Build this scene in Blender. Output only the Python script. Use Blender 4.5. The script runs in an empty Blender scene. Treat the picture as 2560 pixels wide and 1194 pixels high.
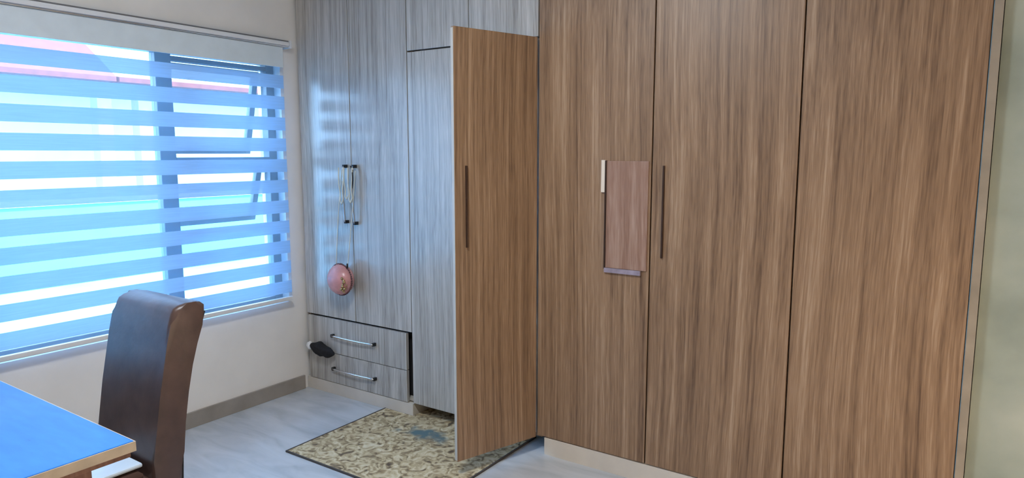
import bpy, bmesh, math, random
from mathutils import Vector, Matrix
random.seed(7)
scn = bpy.context.scene
COL = scn.collection

# ------------------------------------------------------------------ camera
F_PX = 1703.0
PITCH = math.atan(214 / 1703.0)
YAW = math.radians(33.97)
cd = bpy.data.cameras.new('camera')
cd.sensor_fit = 'HORIZONTAL'
cd.sensor_width = 36.0
cd.lens = 36.0 * F_PX / 2560.0
cd.clip_start = 0.02
cam = bpy.data.objects.new('camera', cd)
COL.objects.link(cam)
cam.location = (3.48, -2.80, 1.50)
cam.rotation_euler = (math.pi / 2 - PITCH, 0, YAW)
scn.camera = cam

# ------------------------------------------------------------------ world, sun, exposure
w = bpy.data.worlds.new('sky')
scn.world = w
w.use_nodes = True
bg = w.node_tree.nodes['Background']
bg.inputs['Color'].default_value = (0.34, 0.62, 1.0, 1)
bg.inputs['Strength'].default_value = 10.0

sd = bpy.data.lights.new('sun', 'SUN')
sd.energy = 9.0
sd.color = (1.0, 0.93, 0.84)
sd.angle = math.radians(0.6)
sun = bpy.data.objects.new('sun', sd)
COL.objects.link(sun)
sun.rotation_euler = Vector((-0.75, 0.25, -0.85)).to_track_quat('-Z', 'Y').to_euler()

pd = bpy.data.lights.new('window_portal', 'AREA')
pd.shape = 'RECTANGLE'
pd.size = 1.5
pd.size_y = 2.6
pd.cycles.is_portal = True
portal = bpy.data.objects.new('window_portal', pd)
COL.objects.link(portal)
portal.location = (-0.19, -1.38, 1.33)
portal.rotation_euler = (0, math.radians(-90), 0)

vs = scn.view_settings
vs.view_transform = 'Standard'
vs.look = 'None'
vs.gamma = 1.0
vs.use_curve_mapping = False
vs.exposure = 0.22
scn.cycles.max_bounces = 7
scn.cycles.diffuse_bounces = 4
scn.cycles.glossy_bounces = 3
scn.cycles.use_adaptive_sampling = True
scn.cycles.adaptive_threshold = 0.03
scn.cycles.transparent_max_bounces = 8
scn.cycles.sample_clamp_indirect = 6.0

# ------------------------------------------------------------------ materials
def new_mat(name):
    m = bpy.data.materials.new(name)
    m.use_nodes = True
    nt = m.node_tree
    return m, nt, nt.nodes['Principled BSDF'], nt.nodes['Material Output']

def N(nt, t, **kw):
    n = nt.nodes.new(t)
    for k, v in kw.items():
        setattr(n, k, v)
    return n

def ramp(nt, stops):
    r = N(nt, 'ShaderNodeValToRGB')
    e = r.color_ramp.elements
    while len(e) < len(stops):
        e.new(0.5)
    for i, (p, c) in enumerate(stops):
        e[i].position = p
        e[i].color = (*c, 1)
    return r

def plain(name, col, rough=0.5, metal=0.0, noise=0.0, nscale=12.0, bump=0.0, spec=0.5, coat=0.0):
    m, nt, b, o = new_mat(name)
    b.inputs['Roughness'].default_value = rough
    b.inputs['Metallic'].default_value = metal
    b.inputs['Specular IOR Level'].default_value = spec
    b.inputs['Coat Weight'].default_value = coat
    tc = N(nt, 'ShaderNodeTexCoord')
    no = N(nt, 'ShaderNodeTexNoise')
    no.inputs['Scale'].default_value = nscale
    no.inputs['Detail'].default_value = 5
    nt.links.new(tc.outputs['Object'], no.inputs['Vector'])
    lo = tuple(max(0, c * (1 - noise)) for c in col)
    hi = tuple(min(1, c * (1 + noise)) for c in col)
    r = ramp(nt, [(0.3, lo), (0.7, hi)])
    nt.links.new(no.outputs['Fac'], r.inputs['Fac'])
    nt.links.new(r.outputs['Color'], b.inputs['Base Color'])
    if bump:
        bp = N(nt, 'ShaderNodeBump')
        bp.inputs['Strength'].default_value = bump
        bp.inputs['Distance'].default_value = 0.01
        nt.links.new(no.outputs['Fac'], bp.inputs['Height'])
        nt.links.new(bp.outputs['Normal'], b.inputs['Normal'])
    return m

def wood_mat(name, stops, rough=0.3, seed=0.0, xs=1.0, spec=0.5):
    """laminate with vertical grain along local z"""
    m, nt, b, o = new_mat(name)
    b.inputs['Roughness'].default_value = rough
    b.inputs['Specular IOR Level'].default_value = spec
    tc = N(nt, 'ShaderNodeTexCoord')
    oi = N(nt, 'ShaderNodeObjectInfo')
    mul = N(nt, 'ShaderNodeMath', operation='MULTIPLY_ADD')
    mul.inputs[1].default_value = 37.0
    mul.inputs[2].default_value = seed
    nt.links.new(oi.outputs['Random'], mul.inputs[0])
    cmb = N(nt, 'ShaderNodeCombineXYZ')
    nt.links.new(mul.outputs[0], cmb.inputs['X'])
    nt.links.new(mul.outputs[0], cmb.inputs['Z'])
    add = N(nt, 'ShaderNodeVectorMath', operation='ADD')
    nt.links.new(tc.outputs['Object'], add.inputs[0])
    nt.links.new(cmb.outputs[0], add.inputs[1])
    # slow sideways drift of the grain
    dr = N(nt, 'ShaderNodeTexNoise')
    dr.inputs['Scale'].default_value = 0.55
    dr.inputs['Detail'].default_value = 1
    nt.links.new(add.outputs[0], dr.inputs['Vector'])
    sc = N(nt, 'ShaderNodeVectorMath', operation='SCALE')
    sc.inputs['Scale'].default_value = 0.12
    nt.links.new(dr.outputs['Color'], sc.inputs[0])
    add2 = N(nt, 'ShaderNodeVectorMath', operation='ADD')
    nt.links.new(add.outputs[0], add2.inputs[0])
    nt.links.new(sc.outputs[0], add2.inputs[1])
    facs = []
    for (sx, sz, det, wt) in ((20, 0.22, 3, 0.36), (85, 0.9, 3, 0.38), (240, 9.0, 2, 0.26)):
        mp = N(nt, 'ShaderNodeMapping')
        mp.inputs['Scale'].default_value = (sx * xs, sx * xs, sz)
        nt.links.new(add2.outputs[0], mp.inputs['Vector'])
        no = N(nt, 'ShaderNodeTexNoise')
        no.inputs['Scale'].default_value = 1.0
        no.inputs['Detail'].default_value = det
        nt.links.new(mp.outputs[0], no.inputs['Vector'])
        mm = N(nt, 'ShaderNodeMath', operation='MULTIPLY')
        mm.inputs[1].default_value = wt
        nt.links.new(no.outputs['Fac'], mm.inputs[0])
        facs.append(mm)
    s1 = N(nt, 'ShaderNodeMath', operation='ADD')
    nt.links.new(facs[0].outputs[0], s1.inputs[0])
    nt.links.new(facs[1].outputs[0], s1.inputs[1])
    s2 = N(nt, 'ShaderNodeMath', operation='ADD')
    nt.links.new(s1.outputs[0], s2.inputs[0])
    nt.links.new(facs[2].outputs[0], s2.inputs[1])
    r = ramp(nt, stops)
    nt.links.new(s2.outputs[0], r.inputs['Fac'])
    nt.links.new(r.outputs['Color'], b.inputs['Base Color'])
    bp = N(nt, 'ShaderNodeBump')
    bp.inputs['Strength'].default_value = 0.12
    bp.inputs['Distance'].default_value = 0.002
    nt.links.new(s2.outputs[0], bp.inputs['Height'])
    nt.links.new(bp.outputs['Normal'], b.inputs['Normal'])
    return m

M = {}
M['wood'] = wood_mat('wood_laminate', [(0.34, (0.108, 0.060, 0.034)), (0.45, (0.214, 0.128, 0.073)),
                                       (0.55, (0.310, 0.194, 0.115)), (0.66, (0.43, 0.300, 0.198))], rough=0.42, spec=0.5)
M['daylit_wood'] = wood_mat('daylit_wood_laminate', [(0.34, (0.24, 0.225, 0.20)), (0.45, (0.40, 0.375, 0.34)),
                                       (0.55, (0.51, 0.485, 0.445)), (0.66, (0.66, 0.635, 0.59))], rough=0.24, spec=0.75, seed=3)  # paler copy of the wood, window daylight put into its colour
M['patch'] = wood_mat('reddish_wood', [(0.32, (0.16, 0.085, 0.06)), (0.5, (0.30, 0.175, 0.125)),
                                       (0.68, (0.46, 0.32, 0.25))], rough=0.4, seed=9, xs=0.5)
M['carcass'] = plain('white_board', (0.55, 0.52, 0.47), 0.5, noise=0.04)
M['plinth'] = plain('pale_plinth_board', (0.66, 0.60, 0.52), 0.4, noise=0.06, nscale=7)
M['filler'] = plain('grey_filler_board', (0.30, 0.255, 0.20), 0.5, noise=0.15, nscale=9)
M['edge'] = plain('pale_edge_banding', (0.52, 0.48, 0.42), 0.45, noise=0.05)
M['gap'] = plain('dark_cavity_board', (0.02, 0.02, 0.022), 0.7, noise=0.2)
M['bronze'] = plain('dark_bronze_handle', (0.07, 0.04, 0.03), 0.4, 0.6, noise=0.1)
M['chrome'] = plain('satin_chrome', (0.75, 0.76, 0.78), 0.22, 1.0, noise=0.03)
M['black'] = plain('black_plastic', (0.012, 0.012, 0.014), 0.45, noise=0.2)
M['cream'] = plain('cream_strip', (0.78, 0.70, 0.60), 0.4, noise=0.03)
M['mauve'] = plain('mauve_grey_ledge', (0.30, 0.26, 0.33), 0.45, noise=0.25, nscale=30)
M['wall'] = plain('painted_wall', (0.80, 0.775, 0.735), 0.75, noise=0.035, nscale=5, bump=0.05)
M['ceil'] = plain('ceiling_paint', (0.74, 0.73, 0.70), 0.8, noise=0.02)
M['skirt'] = plain('grey_skirting_tile', (0.30, 0.27, 0.24), 0.35, noise=0.12, nscale=9)
M['frame'] = plain('grey_aluminium', (0.20, 0.20, 0.21), 0.4, 0.4, noise=0.05)
M['cassette'] = plain('white_plastic', (0.72, 0.73, 0.74), 0.3, noise=0.02)
M['fascia'] = plain('pale_blue_grey_fascia', (0.66, 0.74, 0.78), 0.45, noise=0.04)
M['leather'] = plain('dark_brown_leather', (0.080, 0.046, 0.037), 0.38, noise=0.22, nscale=16, bump=0.16, spec=0.45)
M['darkwood'] = plain('dark_wood_leg', (0.05, 0.03, 0.02), 0.4, noise=0.2)
M['tablewood'] = wood_mat('red_brown_table_wood', [(0.32, (0.14, 0.055, 0.03)), (0.5, (0.26, 0.115, 0.065)), (0.68, (0.38, 0.19, 0.12))], rough=0.4, seed=4, xs=0.4)
M['tableedge'] = plain('beige_table_edge', (0.55, 0.43, 0.30), 0.4, noise=0.12, nscale=20)
M['pink'] = plain('pink_satin', (0.66, 0.31, 0.30), 0.3, noise=0.15, nscale=25, bump=0.05)
M['bead'] = plain('plum_beads', (0.14, 0.06, 0.07), 0.25, noise=0.3, nscale=80)
M['gold'] = plain('antique_gold', (0.50, 0.36, 0.18), 0.35, 0.8, noise=0.2, nscale=60)
M['ribbon'] = plain('cream_ribbon', (0.70, 0.69, 0.60), 0.5, noise=0.06)
M['blackcloth'] = plain('black_cloth', (0.010, 0.010, 0.013), 0.85, noise=0.3, nscale=40, bump=0.4)
M['whitecloth'] = plain('white_cloth', (0.8, 0.8, 0.8), 0.8, noise=0.03)
M['stucco'] = plain('white_stucco', (0.80, 0.79, 0.78), 0.85, noise=0.05, nscale=2)
M['bluewall'] = plain('pale_blue_paint', (0.10, 0.40, 0.56), 0.8, noise=0.06, nscale=2)
M['roof'] = plain('red_clay_roof', (0.17, 0.045, 0.036), 0.8, noise=0.15, nscale=8)
M['paving'] = plain('pale_blue_grey_paving', (0.24, 0.48, 0.60), 0.8, noise=0.1, nscale=3)
M['post'] = plain('mauve_grey_post', (0.42, 0.36, 0.42), 0.7, noise=0.05)

# right wall: mottled grey-green cement plaster
m, nt, b, o = new_mat('cement_plaster')
b.inputs['Roughness'].default_value = 0.8
tc = N(nt, 'ShaderNodeTexCoord')
n1 = N(nt, 'ShaderNodeTexNoise'); n1.inputs['Scale'].default_value = 2.3; n1.inputs['Detail'].default_value = 6
nt.links.new(tc.outputs['Object'], n1.inputs['Vector'])
r = ramp(nt, [(0.32, (0.215, 0.255, 0.225)), (0.5, (0.32, 0.37, 0.325)), (0.68, (0.43, 0.47, 0.42))])
nt.links.new(n1.outputs['Fac'], r.inputs['Fac'])
nt.links.new(r.outputs['Color'], b.inputs['Base Color'])
M['cement'] = m

# floor: glossy pale stone with soft diagonal veining
m, nt, b, o = new_mat('polished_stone_floor')
b.inputs['Roughness'].default_value = 0.20
tc = N(nt, 'ShaderNodeTexCoord')
mp = N(nt, 'ShaderNodeMapping'); mp.inputs['Rotation'].default_value = (0, 0, 0.5); mp.inputs['Scale'].default_value = (1.2, 4.5, 1)
n1 = N(nt, 'ShaderNodeTexNoise'); n1.inputs['Scale'].default_value = 2.2; n1.inputs['Detail'].default_value = 7; n1.inputs['Distortion'].default_value = 0.8
nt.links.new(tc.outputs['Object'], mp.inputs['Vector']); nt.links.new(mp.outputs[0], n1.inputs['Vector'])
r = ramp(nt, [(0.28, (0.44, 0.47, 0.50)), (0.5, (0.54, 0.57, 0.60)), (0.72, (0.62, 0.65, 0.68))])
nt.links.new(n1.outputs['Fac'], r.inputs['Fac']); nt.links.new(r.outputs['Color'], b.inputs['Base Color'])
M['floor'] = m

# rug: mottled beige, brown and olive print with a dark teal motif
m, nt, b, o = new_mat('printed_rug')
b.inputs['Roughness'].default_value = 0.85
tc = N(nt, 'ShaderNodeTexCoord')
n1 = N(nt, 'ShaderNodeTexNoise'); n1.inputs['Scale'].default_value = 19; n1.inputs['Detail'].default_value = 5; n1.inputs['Distortion'].default_value = 1.6
nt.links.new(tc.outputs['Object'], n1.inputs['Vector'])
r = ramp(nt, [(0.32, (0.10, 0.07, 0.045)), (0.43, (0.33, 0.24, 0.13)), (0.54, (0.55, 0.44, 0.26)), (0.70, (0.70, 0.61, 0.43))])
nt.links.new(n1.outputs['Fac'], r.inputs['Fac'])
# motif mask: blob near local point
sub = N(nt, 'ShaderNodeVectorMath', operation='SUBTRACT'); sub.inputs[1].default_value = (-0.03, 0.12, 0)
nt.links.new(tc.outputs['Object'], sub.inputs[0])
sm = N(nt, 'ShaderNodeMapping'); sm.inputs['Scale'].default_value = (4.4, 9.5, 0); sm.inputs['Rotation'].default_value = (0, 0, 0.25)
nt.links.new(sub.outputs[0], sm.inputs['Vector'])
ln = N(nt, 'ShaderNodeVectorMath', operation='LENGTH'); nt.links.new(sm.outputs[0], ln.inputs[0])
n2 = N(nt, 'ShaderNodeTexNoise'); n2.inputs['Scale'].default_value = 13; n2.inputs['Detail'].default_value = 4
nt.links.new(tc.outputs['Object'], n2.inputs['Vector'])
ma = N(nt, 'ShaderNodeMath', operation='MULTIPLY_ADD'); ma.inputs[1].default_value = 2.4; 
nt.links.new(n2.outputs['Fac'], ma.inputs[0]); nt.links.new(ln.outputs['Value'], ma.inputs[2])
rm = ramp(nt, [(0.0, (1, 1, 1)), (1.0, (0, 0, 0))]); 
mr = N(nt, 'ShaderNodeMapRange'); mr.inputs['From Min'].default_value = 1.35; mr.inputs['From Max'].default_value = 2.0
nt.links.new(ma.outputs[0], mr.inputs['Value']); nt.links.new(mr.outputs[0], rm.inputs['Fac'])
mx = N(nt, 'ShaderNodeMix', data_type='RGBA'); mx.inputs['B'].default_value = (0.10, 0.16, 0.17, 1)
nt.links.new(rm.outputs['Color'], mx.inputs['Factor']); nt.links.new(r.outputs['Color'], mx.inputs['A'])
nt.links.new(mx.outputs['Result'], b.inputs['Base Color'])
M['rug'] = m
M['rugedge'] = plain('dark_rug_binding', (0.07, 0.06, 0.055), 0.8, noise=0.2)

# table top: glossy sky-blue laminate with a few scuffs
m, nt, b, o = new_mat('glossy_blue_laminate')
b.inputs['Roughness'].default_value = 0.32
b.inputs['Specular IOR Level'].default_value = 0.22
b.inputs['Coat Weight'].default_value = 0.0
b.inputs['Coat Roughness'].default_value = 0.05
tc = N(nt, 'ShaderNodeTexCoord')
mp = N(nt, 'ShaderNodeMapping'); mp.inputs['Scale'].default_value = (9, 34, 1)
n1 = N(nt, 'ShaderNodeTexNoise'); n1.inputs['Scale'].default_value = 1; n1.inputs['Detail'].default_value = 4
nt.links.new(tc.outputs['Object'], mp.inputs['Vector']); nt.links.new(mp.outputs[0], n1.inputs['Vector'])
r = ramp(nt, [(0.22, (0.01, 0.07, 0.22)), (0.30, (0.012, 0.15, 0.55)), (0.8, (0.022, 0.20, 0.62))])
nt.links.new(n1.outputs['Fac'], r.inputs['Fac']); nt.links.new(r.outputs['Color'], b.inputs['Base Color'])
M['tabletop'] = m

def fabric(name, col, trans, through):
    """thin cloth: part open weave (transparent), the rest scatters light through and back"""
    m = bpy.data.materials.new(name); m.use_nodes = True
    nt = m.node_tree; nt.nodes.clear()
    out = N(nt, 'ShaderNodeOutputMaterial')
    tc = N(nt, 'ShaderNodeTexCoord')
    mp = N(nt, 'ShaderNodeMapping'); mp.inputs['Scale'].default_value = (1, 6, 180)
    no = N(nt, 'ShaderNodeTexNoise'); no.inputs['Scale'].default_value = 1.0; no.inputs['Detail'].default_value = 2
    nt.links.new(tc.outputs['Object'], mp.inputs['Vector']); nt.links.new(mp.outputs[0], no.inputs['Vector'])
    rr = ramp(nt, [(0.3, tuple(c * 0.9 for c in col)), (0.7, col)])
    nt.links.new(no.outputs['Fac'], rr.inputs['Fac'])
    di = N(nt, 'ShaderNodeBsdfDiffuse'); tl = N(nt, 'ShaderNodeBsdfTranslucent'); tp = N(nt, 'ShaderNodeBsdfTransparent')
    nt.links.new(rr.outputs['Color'], di.inputs['Color']); nt.links.new(rr.outputs['Color'], tl.inputs['Color'])
    m1 = N(nt, 'ShaderNodeMixShader'); m1.inputs[0].default_value = through
    nt.links.new(di.outputs[0], m1.inputs[1]); nt.links.new(tl.outputs[0], m1.inputs[2])
    m2 = N(nt, 'ShaderNodeMixShader'); m2.inputs[0].default_value = trans
    nt.links.new(m1.outputs[0], m2.inputs[1]); nt.links.new(tp.outputs[0], m2.inputs[2])
    nt.links.new(m2.outputs[0], out.inputs['Surface'])
    return m
M['opaque_band'] = fabric('pale_blue_blind_fabric', (0.36, 0.60, 0.94), 0.02, 0.19)
M['sheer_band'] = fabric('sheer_blind_mesh', (0.5, 0.75, 0.95), 0.84, 0.5)

m = bpy.data.materials.new('window_glass'); m.use_nodes = True
nt = m.node_tree; nt.nodes.clear()
out = N(nt, 'ShaderNodeOutputMaterial'); tp = N(nt, 'ShaderNodeBsdfTransparent'); gl = N(nt, 'ShaderNodeBsdfGlossy')
tp.inputs['Color'].default_value = (0.95, 0.98, 1, 1); gl.inputs['Roughness'].default_value = 0.02
fr = N(nt, 'ShaderNodeFresnel'); fr.inputs['IOR'].default_value = 1.2
mxs = N(nt, 'ShaderNodeMixShader'); nt.links.new(fr.outputs[0], mxs.inputs[0])
nt.links.new(tp.outputs[0], mxs.inputs[1]); nt.links.new(gl.outputs[0], mxs.inputs[2]); nt.links.new(mxs.outputs[0], out.inputs['Surface'])
M['glass'] = m

m, nt, b, o = new_mat('added_globe_glow')  # glow of the added floor lamp
b.inputs['Base Color'].default_value = (1, 0.9, 0.75, 1)
b.inputs['Emission Color'].default_value = (1.0, 0.74, 0.48, 1)
b.inputs['Emission Strength'].default_value = 62.0
M['globe'] = m

m, nt, b, o = new_mat('added_ceiling_glow')  # glow of the added ceiling lamp
b.inputs['Base Color'].default_value = (0.95, 0.95, 0.95, 1)
b.inputs['Emission Color'].default_value = (0.90, 0.955, 1.0, 1)
b.inputs['Emission Strength'].default_value = 60.0
M['diffuser'] = m

# ------------------------------------------------------------------ helpers
def link(o, parent=None):
    COL.objects.link(o)
    if parent is not None:
        o.parent = parent
    return o

def wpos(p):
    """world position of an (unrotated) parent chain"""
    v = Vector((0, 0, 0))
    while p is not None:
        v += Vector(p.location); p = p.parent
    return v

def from_bm(name, bm, mat, parent=None, loc=(0, 0, 0), smooth=False):
    me = bpy.data.meshes.new(name)
    bmesh.ops.recalc_face_normals(bm, faces=bm.faces)
    bm.to_mesh(me); bm.free()
    if smooth:
        for p in me.polygons: p.use_smooth = True
    me.materials.append(mat)
    o = bpy.data.objects.new(name, me)
    o.location = loc
    return link(o, parent)

def box(name, x0, x1, y0, y1, z0, z1, mat, parent=None, bev=0.0, local=False):
    """box given in world coordinates; parent chain may only be translated (or local=True: parent's space)"""
    c = Vector(((x0 + x1) / 2, (y0 + y1) / 2, (z0 + z1) / 2))
    bm = bmesh.new()
    bmesh.ops.create_cube(bm, size=1.0)
    bmesh.ops.scale(bm, verts=bm.verts, vec=(abs(x1 - x0), abs(y1 - y0), abs(z1 - z0)))
    if bev:
        bmesh.ops.bevel(bm, geom=bm.edges[:], offset=bev, segments=2, affect='EDGES', profile=0.7)
    if parent is not None and not local:
        c = c - wpos(parent)
    return from_bm(name, bm, mat, parent, c)

def boxes_bm(lst):
    bm = bmesh.new()
    for (x0, x1, y0, y1, z0, z1) in lst:
        g = bmesh.ops.create_cube(bm, size=1.0)
        bmesh.ops.scale(bm, verts=g['verts'], vec=(x1 - x0, y1 - y0, z1 - z0))
        bmesh.ops.translate(bm, verts=g['verts'], vec=((x0 + x1) / 2, (y0 + y1) / 2, (z0 + z1) / 2))
    return bm

def tube_bm(bm, pts, rad, seg=8, cap=True):
    pts = [Vector(p) for p in pts]
    rings = []
    for i, p in enumerate(pts):
        t = (pts[min(i + 1, len(pts) - 1)] - pts[max(i - 1, 0)]).normalized()
        a = t.orthogonal().normalized() if i == 0 else (prev - t * prev.dot(t)).normalized()
        prev = a
        b2 = t.cross(a)
        r = rad[i] if isinstance(rad, (list, tuple)) else rad
        rings.append([bm.verts.new(p + (a * math.cos(k * 2 * math.pi / seg) + b2 * math.sin(k * 2 * math.pi / seg)) * r) for k in range(seg)])
    for i in range(len(rings) - 1):
        for k in range(seg):
            bm.faces.new((rings[i][k], rings[i][(k + 1) % seg], rings[i + 1][(k + 1) % seg], rings[i + 1][k]))
    if cap:
        bm.faces.new(rings[0][::-1]); bm.faces.new(rings[-1])
    return bm

def tube(name, pts, rad, mat, parent=None, seg=8):
    """tube in world coordinates"""
    off = wpos(parent) if parent is not None else Vector((0, 0, 0))
    return from_bm(name, tube_bm(bmesh.new(), [Vector(p) - off for p in pts], rad, seg), mat, parent, (0, 0, 0), True)

def lathe_bm(prof, seg=32):
    bm = bmesh.new(); rings = []
    for r, z in prof:
        rings.append([bm.verts.new((r * math.cos(k * 2 * math.pi / seg), r * math.sin(k * 2 * math.pi / seg), z)) for k in range(seg)])
    for i in range(len(rings) - 1):
        for k in range(seg):
            bm.faces.new((rings[i][k], rings[i][(k + 1) % seg], rings[i + 1][(k + 1) % seg], rings[i + 1][k]))
    bm.faces.new(rings[0][::-1]); bm.faces.new(rings[-1])
    return bm

def extrude_profile(prof, ax, a0, a1, bev=0.0, seg=3):
    """prof: closed list of (u, z); extruded along axis ax ('x': u=y, 'y': u=x)"""
    bm = bmesh.new()
    def P(u, z, a): return (a, u, z) if ax == 'x' else (u, a, z)
    v0 = [bm.verts.new(P(u, z, a0)) for u, z in prof]
    v1 = [bm.verts.new(P(u, z, a1)) for u, z in prof]
    n = len(prof)
    f0 = bm.faces.new(v0[::-1]); f1 = bm.faces.new(v1)
    for i in range(n):
        bm.faces.new((v0[i], v0[(i + 1) % n], v1[(i + 1) % n], v1[i]))
    if bev:
        bmesh.ops.bevel(bm, geom=list(f0.edges) + list(f1.edges), offset=bev, segments=seg, affect='EDGES', profile=0.5)
    return bm

def thing(name, label, cat, loc=(0, 0, 0), group=None):
    o = bpy.data.objects.new(name, None)
    o.empty_display_size = 0.1
    o.location = loc
    link(o)
    return tag(o, label, cat, group)

def tag(o, label, cat, group=None, kind=None):
    o['label'] = label; o['category'] = cat
    if group: o['group'] = group
    if kind: o['kind'] = kind
    return o

def struct(o, label=None, cat=None):
    o['kind'] = 'structure'
    if label: o['label'] = label
    if cat: o['category'] = cat
    return o

# ------------------------------------------------------------------ the room
RX, RY, RZ = 6.2, -4.6, 2.66            # far right, behind camera, ceiling
WY0, WY1, WZ0, WZ1 = -2.62, -0.12, 0.585, 2.075   # window opening in the left wall
struct(box('floor', -0.22, RX + .2, RY - .2, 0.9, -0.12, 0.0, M['floor']), 'pale polished stone floor of the room', 'floor')
struct(box('ceiling', -0.22, RX + .2, RY - .2, 0.9, RZ, RZ + 0.15, M['ceil']), 'plain white ceiling above the room', 'ceiling')
struct(from_bm('wall_left', boxes_bm([(-0.22, 0, RY, WY0, 0, RZ), (-0.22, 0, WY1, 0.7, 0, RZ),
       (-0.22, 0, WY0, WY1, 0, WZ0), (-0.22, 0, WY0, WY1, WZ1, RZ)]), M['wall']), 'off white painted wall around the blind covered window', 'wall')
struct(box('wall_back', -0.22, 3.545, 0.62, 0.8, 0, RZ, M['wall']), 'plain wall behind the wardrobe run', 'wall')
struct(box('wall_niche', 3.53, RX + .2, 0.035, 0.60, 0, RZ, M['cement']), 'mottled grey green plaster wall right of the wardrobe', 'wall')
struct(box('wall_right', RX, RX + .2, RY, 0.035, 0, RZ, M['wall']), 'plain wall on the far right of the room', 'wall')
struct(box('wall_front', -0.22, RX + .2, RY - .2, RY, 0, RZ, M['wall']), 'plain wall behind the camera', 'wall')
struct(box('baseboard_left', 0.0, 0.014, RY + .01, -0.03, 0.0, 0.088, M['skirt'], bev=0.003), 'grey brown skirting along the window wall', 'baseboard')

# ------------------------------------------------------------------ window
win = struct(bpy.data.objects.new('window_1', None), 'grey aluminium window with open top hung sashes behind the blind', 'window')
win.location = (-0.09, (WY0 + WY1) / 2, WZ0); link(win)
FX0, FX1 = -0.115, -0.06
box('frame_jamb', FX0, FX1, WY1 - .055, WY1, WZ0, WZ1, M['frame'], win, .004)
box('frame_jamb', FX0, FX1, WY0, WY0 + .055, WZ0, WZ1, M['frame'], win, .004)
box('frame_head', FX0, FX1, WY0 + .055, WY1 - .055, WZ1 - .055, WZ1, M['frame'], win, .004)
box('frame_sill', FX0, FX1, WY0 + .055, WY1 - .055, WZ0, WZ0 + .038, M['frame'], win, .004)
box('mullion', FX0, FX1, -0.845, -0.758, WZ0 + .05, WZ1 - .055, M['frame'], win, .004)
box('mullion', FX0, FX1, -1.90, -1.815, WZ0 + .05, WZ1 - .055, M['frame'], win, .004)
box('transom', FX0, FX1, -0.758, WY1 - .055, 1.985, 2.010, M['frame'], win, .003)
box('transom', FX0, FX1, -0.758, WY1 - .055, 1.448, 1.478, M['frame'], win, .003)
box('transom', FX0, FX1, -0.758, WY1 - .055, 1.045, 1.070, M['frame'], win, .003)
def pane(y0, y1, z0, z1):
    box('pane', -0.089, -0.085, y0, y1, z0, z1, M['glass'], win)
pane(-1.815, -0.845, WZ0 + .05, WZ1 - .055)
pane(WY0 + .055, -1.90, WZ0 + .05, WZ1 - .055)
pane(-0.758, WY1 - .055, WZ0 + .05, 1.045)
pane(-0.758, WY1 - .055, 2.010, WZ1 - .055)
def sash(z0, z1, ang):
    s = bpy.data.objects.new('sash', None)
    s.location = Vector((-0.118, 0, z1)) - Vector(win.location)
    link(s, win)
    s.rotation_euler = (0, ang, 0)
    y0, y1, h = -0.752, WY1 - .06, z1 - z0
    # stiles and rails in sash space (z down from the hinge line)
    for nm, a in (('stile', (y0, y0 + .035, -h, 0)), ('stile', (y1 - .035, y1, -h, 0)),
                  ('rail', (y0 + .035, y1 - .035, -.035, 0)), ('rail', (y0 + .035, y1 - .035, -h, -h + .035))):
        box(nm, -0.032, 0, a[0], a[1], a[2], a[3], M['frame'], s, .003, local=True)
    box('pane', -0.018, -0.014, y0 + .035, y1 - .035, -h + .035, -.035, M['glass'], s, local=True)
sash(1.482, 1.982, math.radians(14))
sash(1.075, 1.444, math.radians(16))

# ------------------------------------------------------------------ zebra blind
BX = 0.05
BY0, BY1 = -2.72, -0.135
bl = thing('zebra_blind', 'pale blue and sheer striped roller blind covering the window', 'blind', (BX, (BY0 + BY1) / 2, 0.60))
box('cassette', 0.002, 0.075, BY0 - .02, -0.10, 2.128, 2.152, M['cassette'], bl, .008)
box('top_track', 0.002, 0.066, BY0 - .02, -0.10, 2.1525, 2.160, M['frame'], bl, .002)
box('lower_track', 0.020, 0.066, BY0 - .02, -0.10, 2.1205, 2.1275, M['chrome'], bl, .002)
box('end_cap', 0.0015, 0.079, -0.0995, -0.088, 2.115, 2.162, M['cassette'], bl, .004)
def band(name, z0, z1, mat):
    bm = bmesh.new()
    n = 10
    vs0 = []; vs1 = []
    for i in range(n + 1):
        y = BY0 + (BY1 - BY0) * i / n
        vs0.append(bm.verts.new((0, y - (BY0 + BY1) / 2, z0 - 0.60)))
        vs1.append(bm.verts.new((0, y - (BY0 + BY1) / 2, z1 - 0.60)))
    for i in range(n):
        bm.faces.new((vs0[i], vs0[i + 1], vs1[i + 1], vs1[i]))
    return from_bm(name, bm, mat, bl)
PITCHZ, SH = 0.1227, 0.047
top = 2.12
box('fascia', 0.046, 0.054, BY0, BY1, 2.003, 2.120, M['fascia'], bl, .002)
for k in range(12):
    zs1 = 2.003 - PITCHZ * k
    zs0 = max(zs1 - SH, 0.628)
    if k:
        band('opaque_band', zs1, top, M['opaque_band'])
    band('sheer_band', zs0, zs1, M['sheer_band'])
    top = zs0
box('bottom_rail', BX - .012, BX + .012, BY0, BY1, 0.605, 0.629, M['cassette'], bl, .006)

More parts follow.
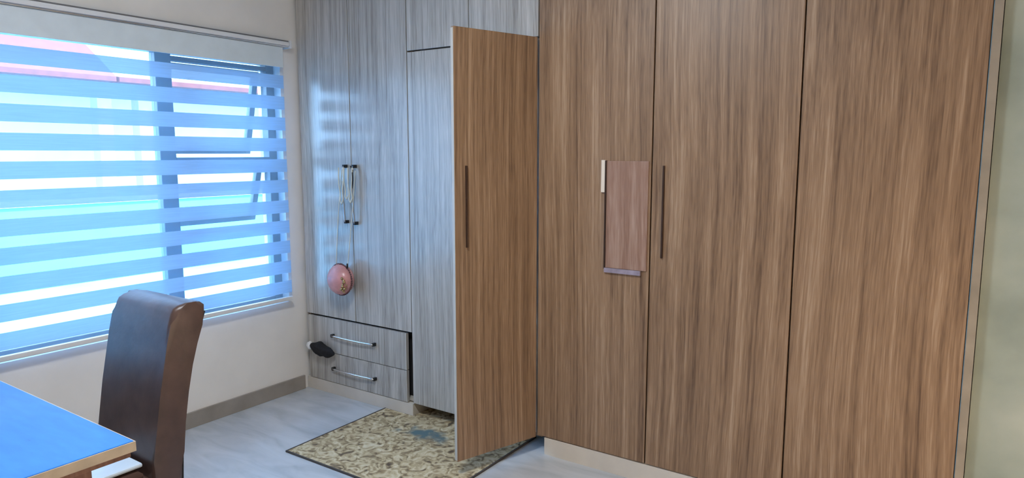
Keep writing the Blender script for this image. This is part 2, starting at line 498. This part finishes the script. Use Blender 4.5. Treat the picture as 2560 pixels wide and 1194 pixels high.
# ------------------------------------------------------------------ wardrobes
X0, XA, XB, XC, XD, XE = 0.004, 0.910, 1.745, 2.325, 2.920, 3.500
WT = 2.60
DT = 0.020                       # door thickness
G = 0.0032                       # half gap
def carcass(p, x0, x1, zb=0.09, back=0.58):
    side = M['wood']
    t = 0.018
    y0 = DT + .003
    box('side_panel', x0 + .0008, x0 + t, y0, back, 0.076, WT, side, p)
    box('side_panel', x1 - t, x1 - .0008, y0, back, 0.076, WT, side, p)
    box('back_panel', x0 + t, x1 - t, back - .012, back, zb, WT, M['carcass'], p)
    box('base_panel', x0 + t, x1 - t, y0, back - .012, zb - .009, zb + .009, M['carcass'], p)
    box('top_panel', x0 + t, x1 - t, y0, back - .012, WT - t, WT, M['carcass'], p)
def door(p, x0, x1, z0, z1, name='door', mat='wood'):
    return box(name, x0 + G, x1 - G, 0.0, DT, z0 + G, z1 - G, M[mat], p, .0012)

def bow_handle(parent, a, b2, proud=0.034, r=0.006, ends='black'):
    """bow handle between two world points on the door face (y=0); ends black posts, chrome bow"""
    a = Vector(a); b2 = Vector(b2)
    h = bpy.data.objects.new('handle', None)
    h.location = (a + b2) / 2 - wpos(parent); link(h, parent)
    n = 14; pts = []
    for i in range(n + 1):
        t = i / n
        p = a.lerp(b2, t)
        p.y -= proud * (0.72 + 0.28 * math.sin(math.pi * t))
        pts.append(p)
    hb = tube('handle', pts, r, M['chrome'], None, 8)
    hb.location = Vector((0, 0, 0))
    # one mesh: bow plus posts merged, posts black -> use second material slot
    me = hb.data
    bm = bmesh.new(); bm.from_mesh(me)
    nf = len(bm.faces)
    for q in (a, b2):
        d = (b2 - a).normalized()
        s = 0.014
        g = bmesh.ops.create_cube(bm, size=1.0)
        vec = (s, proud * 0.85, s * 1.3)
        bmesh.ops.scale(bm, verts=g['verts'], vec=vec)
        bmesh.ops.translate(bm, verts=g['verts'], vec=(q.x, -proud * 0.425, q.z))
    bm.faces.ensure_lookup_table()
    for i, f in enumerate(bm.faces):
        f.material_index = 0 if i < nf else 1
    bm.to_mesh(me); bm.free()
    me.materials.append(M['black'])
    bpy.data.objects.remove(h)
    me.transform(Matrix.Translation(-((a + b2) / 2)))
    hb.location = (a + b2) / 2 - wpos(parent)
    hb.parent = parent
    hb['label'] = 'satin metal bow handle with black feet'
    return hb

def slot_handle(parent, x, z0, z1, local=False):
    return box('handle', x - .0038, x + .0038, -0.010, 0.001, z0, z1, M['bronze'], parent, .002, local=local)

# --- bay beside the window: two tall doors over two drawers
wa = thing('wardrobe', 'wood grain wardrobe with two drawers, window daylight put into its pale grey', 'wardrobe', (XA / 2, 0.3, 0), 'built in wardrobe units')
carcass(wa, X0, XA)
d1 = door(wa, X0 + .012, 0.46, 0.492, WT - .004, mat='daylit_wood')
d2 = door(wa, 0.46, XA, 0.492, WT - .004, mat='daylit_wood')
bow_handle(d1, (0.420, 0, 1.425), (0.420, 0, 1.098))
bow_handle(d2, (0.498, 0, 1.425), (0.498, 0, 1.093))
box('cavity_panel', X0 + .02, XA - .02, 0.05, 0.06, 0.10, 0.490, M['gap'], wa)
for (z0, z1) in ((0.268, 0.484), (0.078, 0.264)):
    dr = box('drawer', 0.030, 0.868, -0.004, 0.018, z0, z1, M['daylit_wood'], wa, .0015)
    zc = 0.382 if z0 > .2 else 0.172
    bow_handle(dr, (0.265, 0, zc), (0.622, 0, zc), 0.032, 0.0055)
box('plinth', X0, XA, -0.002, 0.16, 0.0, 0.074, M['plinth'], wa, .0015)

# --- bay with the open door
wb = thing('wardrobe', 'wardrobe with daylight put into its grey fronts and a tall brown door swung open', 'wardrobe', ((XA + XB) / 2, 0.3, 0), 'built in wardrobe units')
carcass(wb, XA, XB, zb=0.10)
box('shelf', XA + .02, XB - .02, 0.04, 0.56, 2.03, 2.048, M['carcass'], wb)
box('shelf', XA + .02, XB - .02, 0.04, 0.56, 1.20, 1.218, M['carcass'], wb)
box('shelf', XA + .02, XB - .02, 0.04, 0.56, 0.65, 0.668, M['carcass'], wb)
OPEN_W = 0.474
door(wb, XA, XB - OPEN_W, 0.078, 2.041, mat='daylit_wood')
door(wb, XA, 1.330, 2.043, WT - .004, 'upper_door', 'daylit_wood')
door(wb, 1.330, XB, 2.043, WT - .004, 'upper_door', 'daylit_wood')
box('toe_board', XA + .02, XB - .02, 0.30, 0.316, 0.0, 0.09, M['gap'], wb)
hinge = bpy.data.objects.new('door', None)
bm = bmesh.new()
bmesh.ops.create_cube(bm, size=1.0)
bmesh.ops.scale(bm, verts=bm.verts, vec=(OPEN_W - .004, DT, 2.041 - .082))
bmesh.ops.bevel(bm, geom=bm.edges[:], offset=.0012, segments=2, affect='EDGES')
bmesh.ops.translate(bm, verts=bm.verts, vec=(-(OPEN_W) / 2, DT / 2, 0))
bpy.data.objects.remove(hinge)
od = from_bm('door', bm, M['wood'], wb, Vector((XB - .001, -.004, (2.041 + .082) / 2)) - Vector(wb.location))
od.rotation_euler = (0, 0, math.atan2(0.450, 0.150))
od['label'] = 'tall brown wood grain door standing open'
# parts of the open door in its own space: local x 0 (hinge) .. -OPEN_W, outer face y=0
zmid = (2.041 + .082) / 2
slot_handle(od, -0.413, 1.080 - zmid, 1.446 - zmid, local=True)
box('edge_strip', -OPEN_W - .0005, -OPEN_W + .0015, 0.0008, DT - .0008, 0.088 - zmid, 2.035 - zmid, M['edge'], od, local=True)
for zz in (0.25, 1.0, 1.85):
    hg = box('hinge', -0.06, -0.005, DT + .0005, DT + .012, zz - zmid - .02, zz - zmid + .02, M['chrome'], od, .002, local=True)

# --- pair of full height doors, one with the reddish inset panel
wc = thing('wardrobe', 'brown wood grain wardrobe with reddish inset panel on one tall door', 'wardrobe', ((XB + XD) / 2, 0.3, 0), 'built in wardrobe units')
carcass(wc, XB, XD)
d3 = door(wc, XB + .001, XC, 0.089, WT - .004)
d4 = door(wc, XC, XD, 0.089, WT - .004)
pn = box('inset_panel', 2.112, 2.312, -0.006, 0.001, 0.982, 1.466, M['patch'], d3, .0015)
pn['label'] = 'reddish brown inset panel'
box('handle', 2.1045, 2.1115, -0.010, 0.001, 0.975, 1.468, M['bronze'], d3, .001)
st = box('edge_strip', 2.086, 2.104, -0.009, 0.001, 1.325, 1.470, M['cream'], d3, .001)
st['label'] = 'cream vertical strip'
lg = box('ledge', 2.108, 2.285, -0.012, 0.001, 0.960, 0.981, M['mauve'], d3, .002)
lg['label'] = 'mauve grey bottom ledge'
slot_handle(d4, 2.381, 1.047, 1.448)
box('plinth', 1.790, XD, -0.002, 0.016, 0.0, 0.087, M['plinth'], wc, .001)

# --- last bay before the plaster wall
wd_ = thing('wardrobe', 'single door brown wood grain wardrobe next to the plaster wall', 'wardrobe', ((XD + XE) / 2, 0.3, 0), 'built in wardrobe units')
carcass(wd_, XD, XE)
door(wd_, XD, XE, 0.089, WT - .004)
fp = box('filler_panel', XE + .001, 3.527, -0.001, 0.034, 0.0, WT, M['filler'], wd_, .001)
fp['label'] = 'narrow grey filler strip'
box('plinth', XD + .0005, XE, -0.002, 0.016, 0.0, 0.087, M['plinth'], wd_, .001)

# ------------------------------------------------------------------ purse hanging from the handles
PC = Vector((0.428, -0.080, 0.762))
pu = thing('round_purse', 'round pink purse hanging by strings from the wardrobe handles', 'purse', tuple(PC))
bm = bmesh.new()
bmesh.ops.create_uvsphere(bm, u_segments=48, v_segments=24, radius=1.0)
for v in bm.verts:
    a = math.atan2(v.co.z, v.co.x)
    rib = 1 + 0.018 * math.cos(18 * a) * min(1, math.hypot(v.co.x, v.co.z) * 1.2)
    v.co = Vector((v.co.x * 0.090 * rib, v.co.y * 0.068, v.co.z * 0.090 * rib))
from_bm('body', bm, M['pink'], pu, (0, 0, 0), True)
bm = bmesh.new()
for i in range(44):
    a = i * 2 * math.pi / 44
    g = bmesh.ops.create_icosphere(bm, subdivisions=1, radius=0.0062)
    bmesh.ops.translate(bm, verts=g['verts'], vec=(0.0925 * math.cos(a), 0.0, 0.0925 * math.sin(a)))
bt = from_bm('bead_trim', bm, M['bead'], pu, (0, 0, 0), True)
bt['kind'] = 'stuff'
bm = bmesh.new()
for i in range(14):
    a = random.uniform(-0.9, 0.9); rr = random.uniform(0.05, 0.075)
    g = bmesh.ops.create_icosphere(bm, subdivisions=1, radius=random.uniform(0.006, 0.011))
    bmesh.ops.translate(bm, verts=g['verts'], vec=(rr * math.cos(a) + .018, -0.068 * math.sqrt(max(0, 1 - (rr / .09) ** 2)) * 0.9, rr * math.sin(a) - .01))
cl = from_bm('clasp', bm, M['gold'], pu, (0, 0, 0), True)
cl['kind'] = 'stuff'
def sag(a, b2, s, n=16):
    a = Vector(a); b2 = Vector(b2)
    return [a.lerp(b2, i / n) + Vector((s * math.sin(math.pi * i / n), 0, 0)) for i in range(n + 1)]
tube('strap', sag(PC + Vector((-.035, 0, .080)), (0.404, -.024, 1.405), -.008), 0.0028, M['ribbon'], pu, 6)
tube('strap', sag(PC + Vector((.058, 0, .070)), (0.516, -.024, 1.400), .004), 0.0028, M['ribbon'], pu, 6)
tube('strap_tip', [PC + Vector((.058, 0, .068)), PC + Vector((.060, 0, .100))], 0.0055, M['black'], pu, 8)
# cream cord bunched and looped over the two handles
for (xa, xb, zl, yy) in ((0.408, 0.440, 1.205, -.052), (0.446, 0.478, 1.235, -.046), (0.484, 0.512, 1.215, -.050)):
    loop = [Vector((xa + (xb - xa) * (0.5 - 0.5 * math.cos(math.pi * t / 24)) , yy - .004 * math.sin(t), 1.418 - (1.418 - zl) * math.sin(math.pi * t / 24) ** 0.6)) for t in range(25)]
    tube('strap_loop', loop, 0.0042, M['ribbon'], pu, 6)
tube('cord', sag((0.500, -.045, 1.428), (0.512, -.05, 1.30), .012), 0.0035, M['black'], pu, 6)

# ------------------------------------------------------------------ black garment caught in the drawer gap
gt = thing('black_sock', 'black cloth with white tip sticking out between the drawers', 'clothing', (0.192, -0.040, 0.287))
bm = bmesh.new()
bmesh.ops.create_uvsphere(bm, u_segments=28, v_segments=16, radius=1.0)
for v in bm.verts:
    c = v.co
    k = 1 + 0.16 * math.sin(7 * c.x + 3 * c.z) + 0.10 * math.sin(11 * c.z - 5 * c.y + 2 * c.x)
    v.co = Vector((c.x * 0.112, c.y * 0.026 * k, c.z * 0.040 * k * (1 - .25 * c.x * c.x) - 0.012 * c.x))
from_bm('body', bm, M['blackcloth'], gt, (0, 0, 0), True)
bm = bmesh.new()
bmesh.ops.create_uvsphere(bm, u_segments=16, v_segments=10, radius=1.0)
for v in bm.verts:
    c = v.co
    v.co = Vector((c.x * 0.022, c.y * 0.018, c.z * 0.024 * (1 + .2 * math.sin(5 * c.x))))
wt = from_bm('tip', bm, M['whitecloth'], gt, (-0.112, -0.002, 0.012), True)
wt['label'] = 'white cloth tip'

# ------------------------------------------------------------------ rug
RX0, RX1, RY0_, RY1_ = 0.692, 1.652, -0.714, 0.145
rg = thing('rug', 'mottled beige printed rug in front of the open door', 'rug', ((RX0 + RX1) / 2, (RY0_ + RY1_) / 2, 0.0))
# keep clear of the drawer unit's plinth: rug outline with a notch
bm = bmesh.new()
out = [(RX0 + .008, RY0_ + .008), (RX1 - .008, RY0_ + .008), (RX1 - .008, RY1_), (0.915, RY1_), (0.915, -0.006), (RX0 + .008, -0.006)]
cx, cy = (RX0 + RX1) / 2, (RY0_ + RY1_) / 2
lo = [bm.verts.new((x - cx, y - cy, 0.0005)) for x, y in out]
hi = [bm.verts.new((x - cx, y - cy, 0.0075)) for x, y in out]
bm.faces.new(hi); bm.faces.new(lo[::-1])
for i in range(6):
    bm.faces.new((lo[i], lo[(i + 1) % 6], hi[(i + 1) % 6], hi[i]))
from_bm('pile', bm, M['rug'], rg)
for (a, b2, c, d) in ((RX0, RX1, RY0_, RY0_ + .008), (RX0, RX0 + .008, RY0_ + .008, -0.006), (RX1 - .008, RX1, RY0_ + .008, RY1_)):
    box('binding', a, b2, c, d, 0.0005, 0.009, M['rugedge'], rg)

# ------------------------------------------------------------------ table
TX1, TY1 = 1.700, -1.932
TX0, TY0 = 0.30, -2.74
tb = thing('dining_table', 'table with glossy blue top and red brown wood frame', 'table', ((TX0 + TX1) / 2, (TY0 + TY1) / 2, 0))
box('tabletop', TX0 + .003, TX1 - .003, TY0 + .003, TY1 - .003, 0.7215, 0.750, M['tabletop'], tb, .003)
for a in ((TX0, TX1, TY1 - .003, TY1), (TX0, TX1, TY0, TY0 + .003), (TX1 - .003, TX1, TY0 + .003, TY1 - .003), (TX0, TX0 + .003, TY0 + .003, TY1 - .003)):
    box('edge_band', *a, 0.722, 0.7485, M['tableedge'], tb)
box('underframe', TX0 + .01, TX1 - .01, TY0 + .01, TY1 - .01, 0.706, 0.7215, M['tablewood'], tb, .002)
for (x, y) in ((1.55, -2.115), (TX0 + .05, -2.115), (1.55, TY0 + .05), (TX0 + .05, TY0 + .05)):
    box('leg', x, x + .095, y, y + .095, 0.0, 0.706, M['tablewood'], tb, .004)
box('apron', 1.56, 1.64, TY0 + .145, -2.115, 0.60, 0.706, M['tablewood'], tb, .002)
box('apron', TX0 + .06, TX0 + .135, TY0 + .145, -2.115, 0.60, 0.706, M['tablewood'], tb, .002)
box('apron', TX0 + .145, 1.55, -2.07, -2.045, 0.60, 0.706, M['tablewood'], tb, .002)
box('apron', TX0 + .145, 1.55, TY0 + .08, TY0 + .105, 0.60, 0.706, M['tablewood'], tb, .002)

# ------------------------------------------------------------------ chair (front faces -y, pushed under the table)
CX0, CX1 = 0.955, 1.332
CXM = (CX0 + CX1) / 2
ch = thing('dining_chair', 'dark brown leather high back chair pushed under the table', 'chair', (CXM, -1.85, 0))
fr_ = [(-1.708, .40), (-1.700, .50), (-1.684, .60), (-1.668, .70), (-1.650, .79), (-1.633, .875), (-1.617, .94), (-1.606, .975)]
topc = [(-1.598, .990), (-1.580, 1.000), (-1.555, 1.004), (-1.525, 1.004), (-1.502, 1.000), (-1.488, .988)]
bk = [(-1.489, .965), (-1.505, .92), (-1.527, .86), (-1.548, .79), (-1.568, .70), (-1.585, .60), (-1.596, .50), (-1.602, .40)]
prof = [(u + 1.85, z) for u, z in fr_ + topc + bk]
bm = extrude_profile(prof, 'x', CX0 - CXM, CX1 - CXM, 0.018, 4)
# gentle dip in the middle of the top and a waist
for v in bm.verts:
    if v.co.z > 0.93:
        v.co.z -= 0.010 * math.cos(v.co.x / (CX1 - CX0) * math.pi) * (v.co.z - .93) / .07
bk_o = from_bm('backrest', bm, M['leather'], ch, (0, 0, 0), True)
bk_o.data.set_sharp_from_angle(angle=math.radians(50))
bm = bmesh.new()
bmesh.ops.create_cube(bm, size=1.0)
bmesh.ops.scale(bm, verts=bm.verts, vec=(CX1 - CX0 + .02, 0.45, 0.105))
bmesh.ops.bevel(bm, geom=bm.edges[:], offset=.025, segments=4, affect='EDGES')
for v in bm.verts:
    if v.co.z > 0.03:
        v.co.z += 0.012 * (1 - (v.co.x / .2) ** 2)
from_bm('seat', bm, M['leather'], ch, (0, -0.08, 0.415), True)
for sx in (-1, 1):
    for sy in (-1, 1):
        x = sx * 0.150; y = -0.075 + sy * 0.175
        bm = bmesh.new()
        bmesh.ops.create_cube(bm, size=1.0)
        for v in bm.verts:
            s = 0.040 if v.co.z > 0 else 0.028
            v.co = Vector((v.co.x * s, v.co.y * s + (0.03 * sy if v.co.z < 0 and sy > 0 else 0), (v.co.z + .5) * 0.37))
        from_bm('leg', bm, M['darkwood'], ch, (x, y, 0))
cu = tag(box('seat_reflection', 0.985, 1.290, -2.06, -1.715, 0.4805, 0.494, plain('seat_reflection_blue', (0.62, 0.72, 0.82), 0.5, noise=0.05), None, .008), 'thin pad added for the window reflection on the brown chair seat', 'reflection_pad')  # added pad, its pale blue paints the window's reflection on the leather
# piping along the right and left top edges
for sx in (CX0 + .002, CX1 - .002):
    pts = [(sx, u, z) for u, z in bk[::-1]][-8:]
    tube('piping', [(sx + (.008 if sx < CXM else -.008), u - .002, z) for u, z in bk], 0.0045, M['blackcloth'], ch, 6)

# ------------------------------------------------------------------ floor lamp added out of view on the right, for warm light
LP = (4.40, -1.30)
fl = thing('added_floor_lamp', 'unseen globe floor lamp added for warm light from the right', 'lamp', (LP[0], LP[1], 0))
from_bm('added_lamp_base', lathe_bm([(0.14, 0.0), (0.14, 0.015), (0.03, 0.03), (0.012, 0.04)]), M['bronze'], fl, (0, 0, 0), True)
from_bm('added_lamp_pole', lathe_bm([(0.011, 0.04), (0.011, 0.50), (0.03, 0.51), (0.03, 0.54)], 16), M['bronze'], fl, (0, 0, 0), True)
bm = bmesh.new(); bmesh.ops.create_uvsphere(bm, u_segments=32, v_segments=16, radius=0.13)
from_bm('globe', bm, M['globe'], fl, (0, 0, 0.66), True)

cl_ = thing('added_ceiling_lamp', 'unseen dome ceiling lamp added to brighten the room', 'lamp', (2.0, -1.75, RZ))  # out of view, added to raise the room's general light
from_bm('added_lamp_rim', lathe_bm([(0.25, -0.03), (0.26, -0.025), (0.26, -0.0005), (0.25, -0.0005)], 40), M['cassette'], cl_, (0, 0, 0), True)
from_bm('diffuser', lathe_bm([(0.02, -0.10), (0.12, -0.094), (0.19, -0.075), (0.235, -0.045), (0.245, -0.0305)], 40), M['diffuser'], cl_, (0, 0, 0), True)

# ------------------------------------------------------------------ outside
struct(box('ground', -30, -0.22, -20, 30, -0.30, -0.15, M['paving']), 'pale paving outside the window', 'ground')
bw = thing('boundary_wall', 'low pale blue boundary wall seen through the blind', 'wall', (-6, 3, -0.15))
box('wall_body', -6.1, -5.9, -8, 16, -0.15, 0.86, M['bluewall'], bw)
box('coping', -6.14, -5.86, -8, 16, 0.8605, 0.92, M['stucco'], bw, .01)
nh = thing('neighbour_house', 'white house with red roof seen through the blind', 'house', (-11, 4, -0.15))
box('wall_body', -15, -10.5, -6, 14, -0.15, 2.70, M['stucco'], nh)
for y in (3.05, 3.75, -0.5, 7.2):
    box('post', -9.25, -9.0, y, y + .24, -0.15, 2.60, M['post'], nh, .01)
box('beam', -9.3, -8.95, -6, 14, 2.6005, 2.70, M['stucco'], nh)
for (y0, y1, rz) in ((-6.3, 3.2, 4.6), (3.25, 14.3, 3.15)):
    bm = extrude_profile([(-8.6, 2.701), (-8.6, 2.78), (-11.5, rz), (-15.4, 2.78), (-15.4, 2.701)], 'y', y0, y1)
    bmesh.ops.translate(bm, verts=bm.verts, vec=(11, -4, .15))
    from_bm('roof', bm, M['roof'], nh)
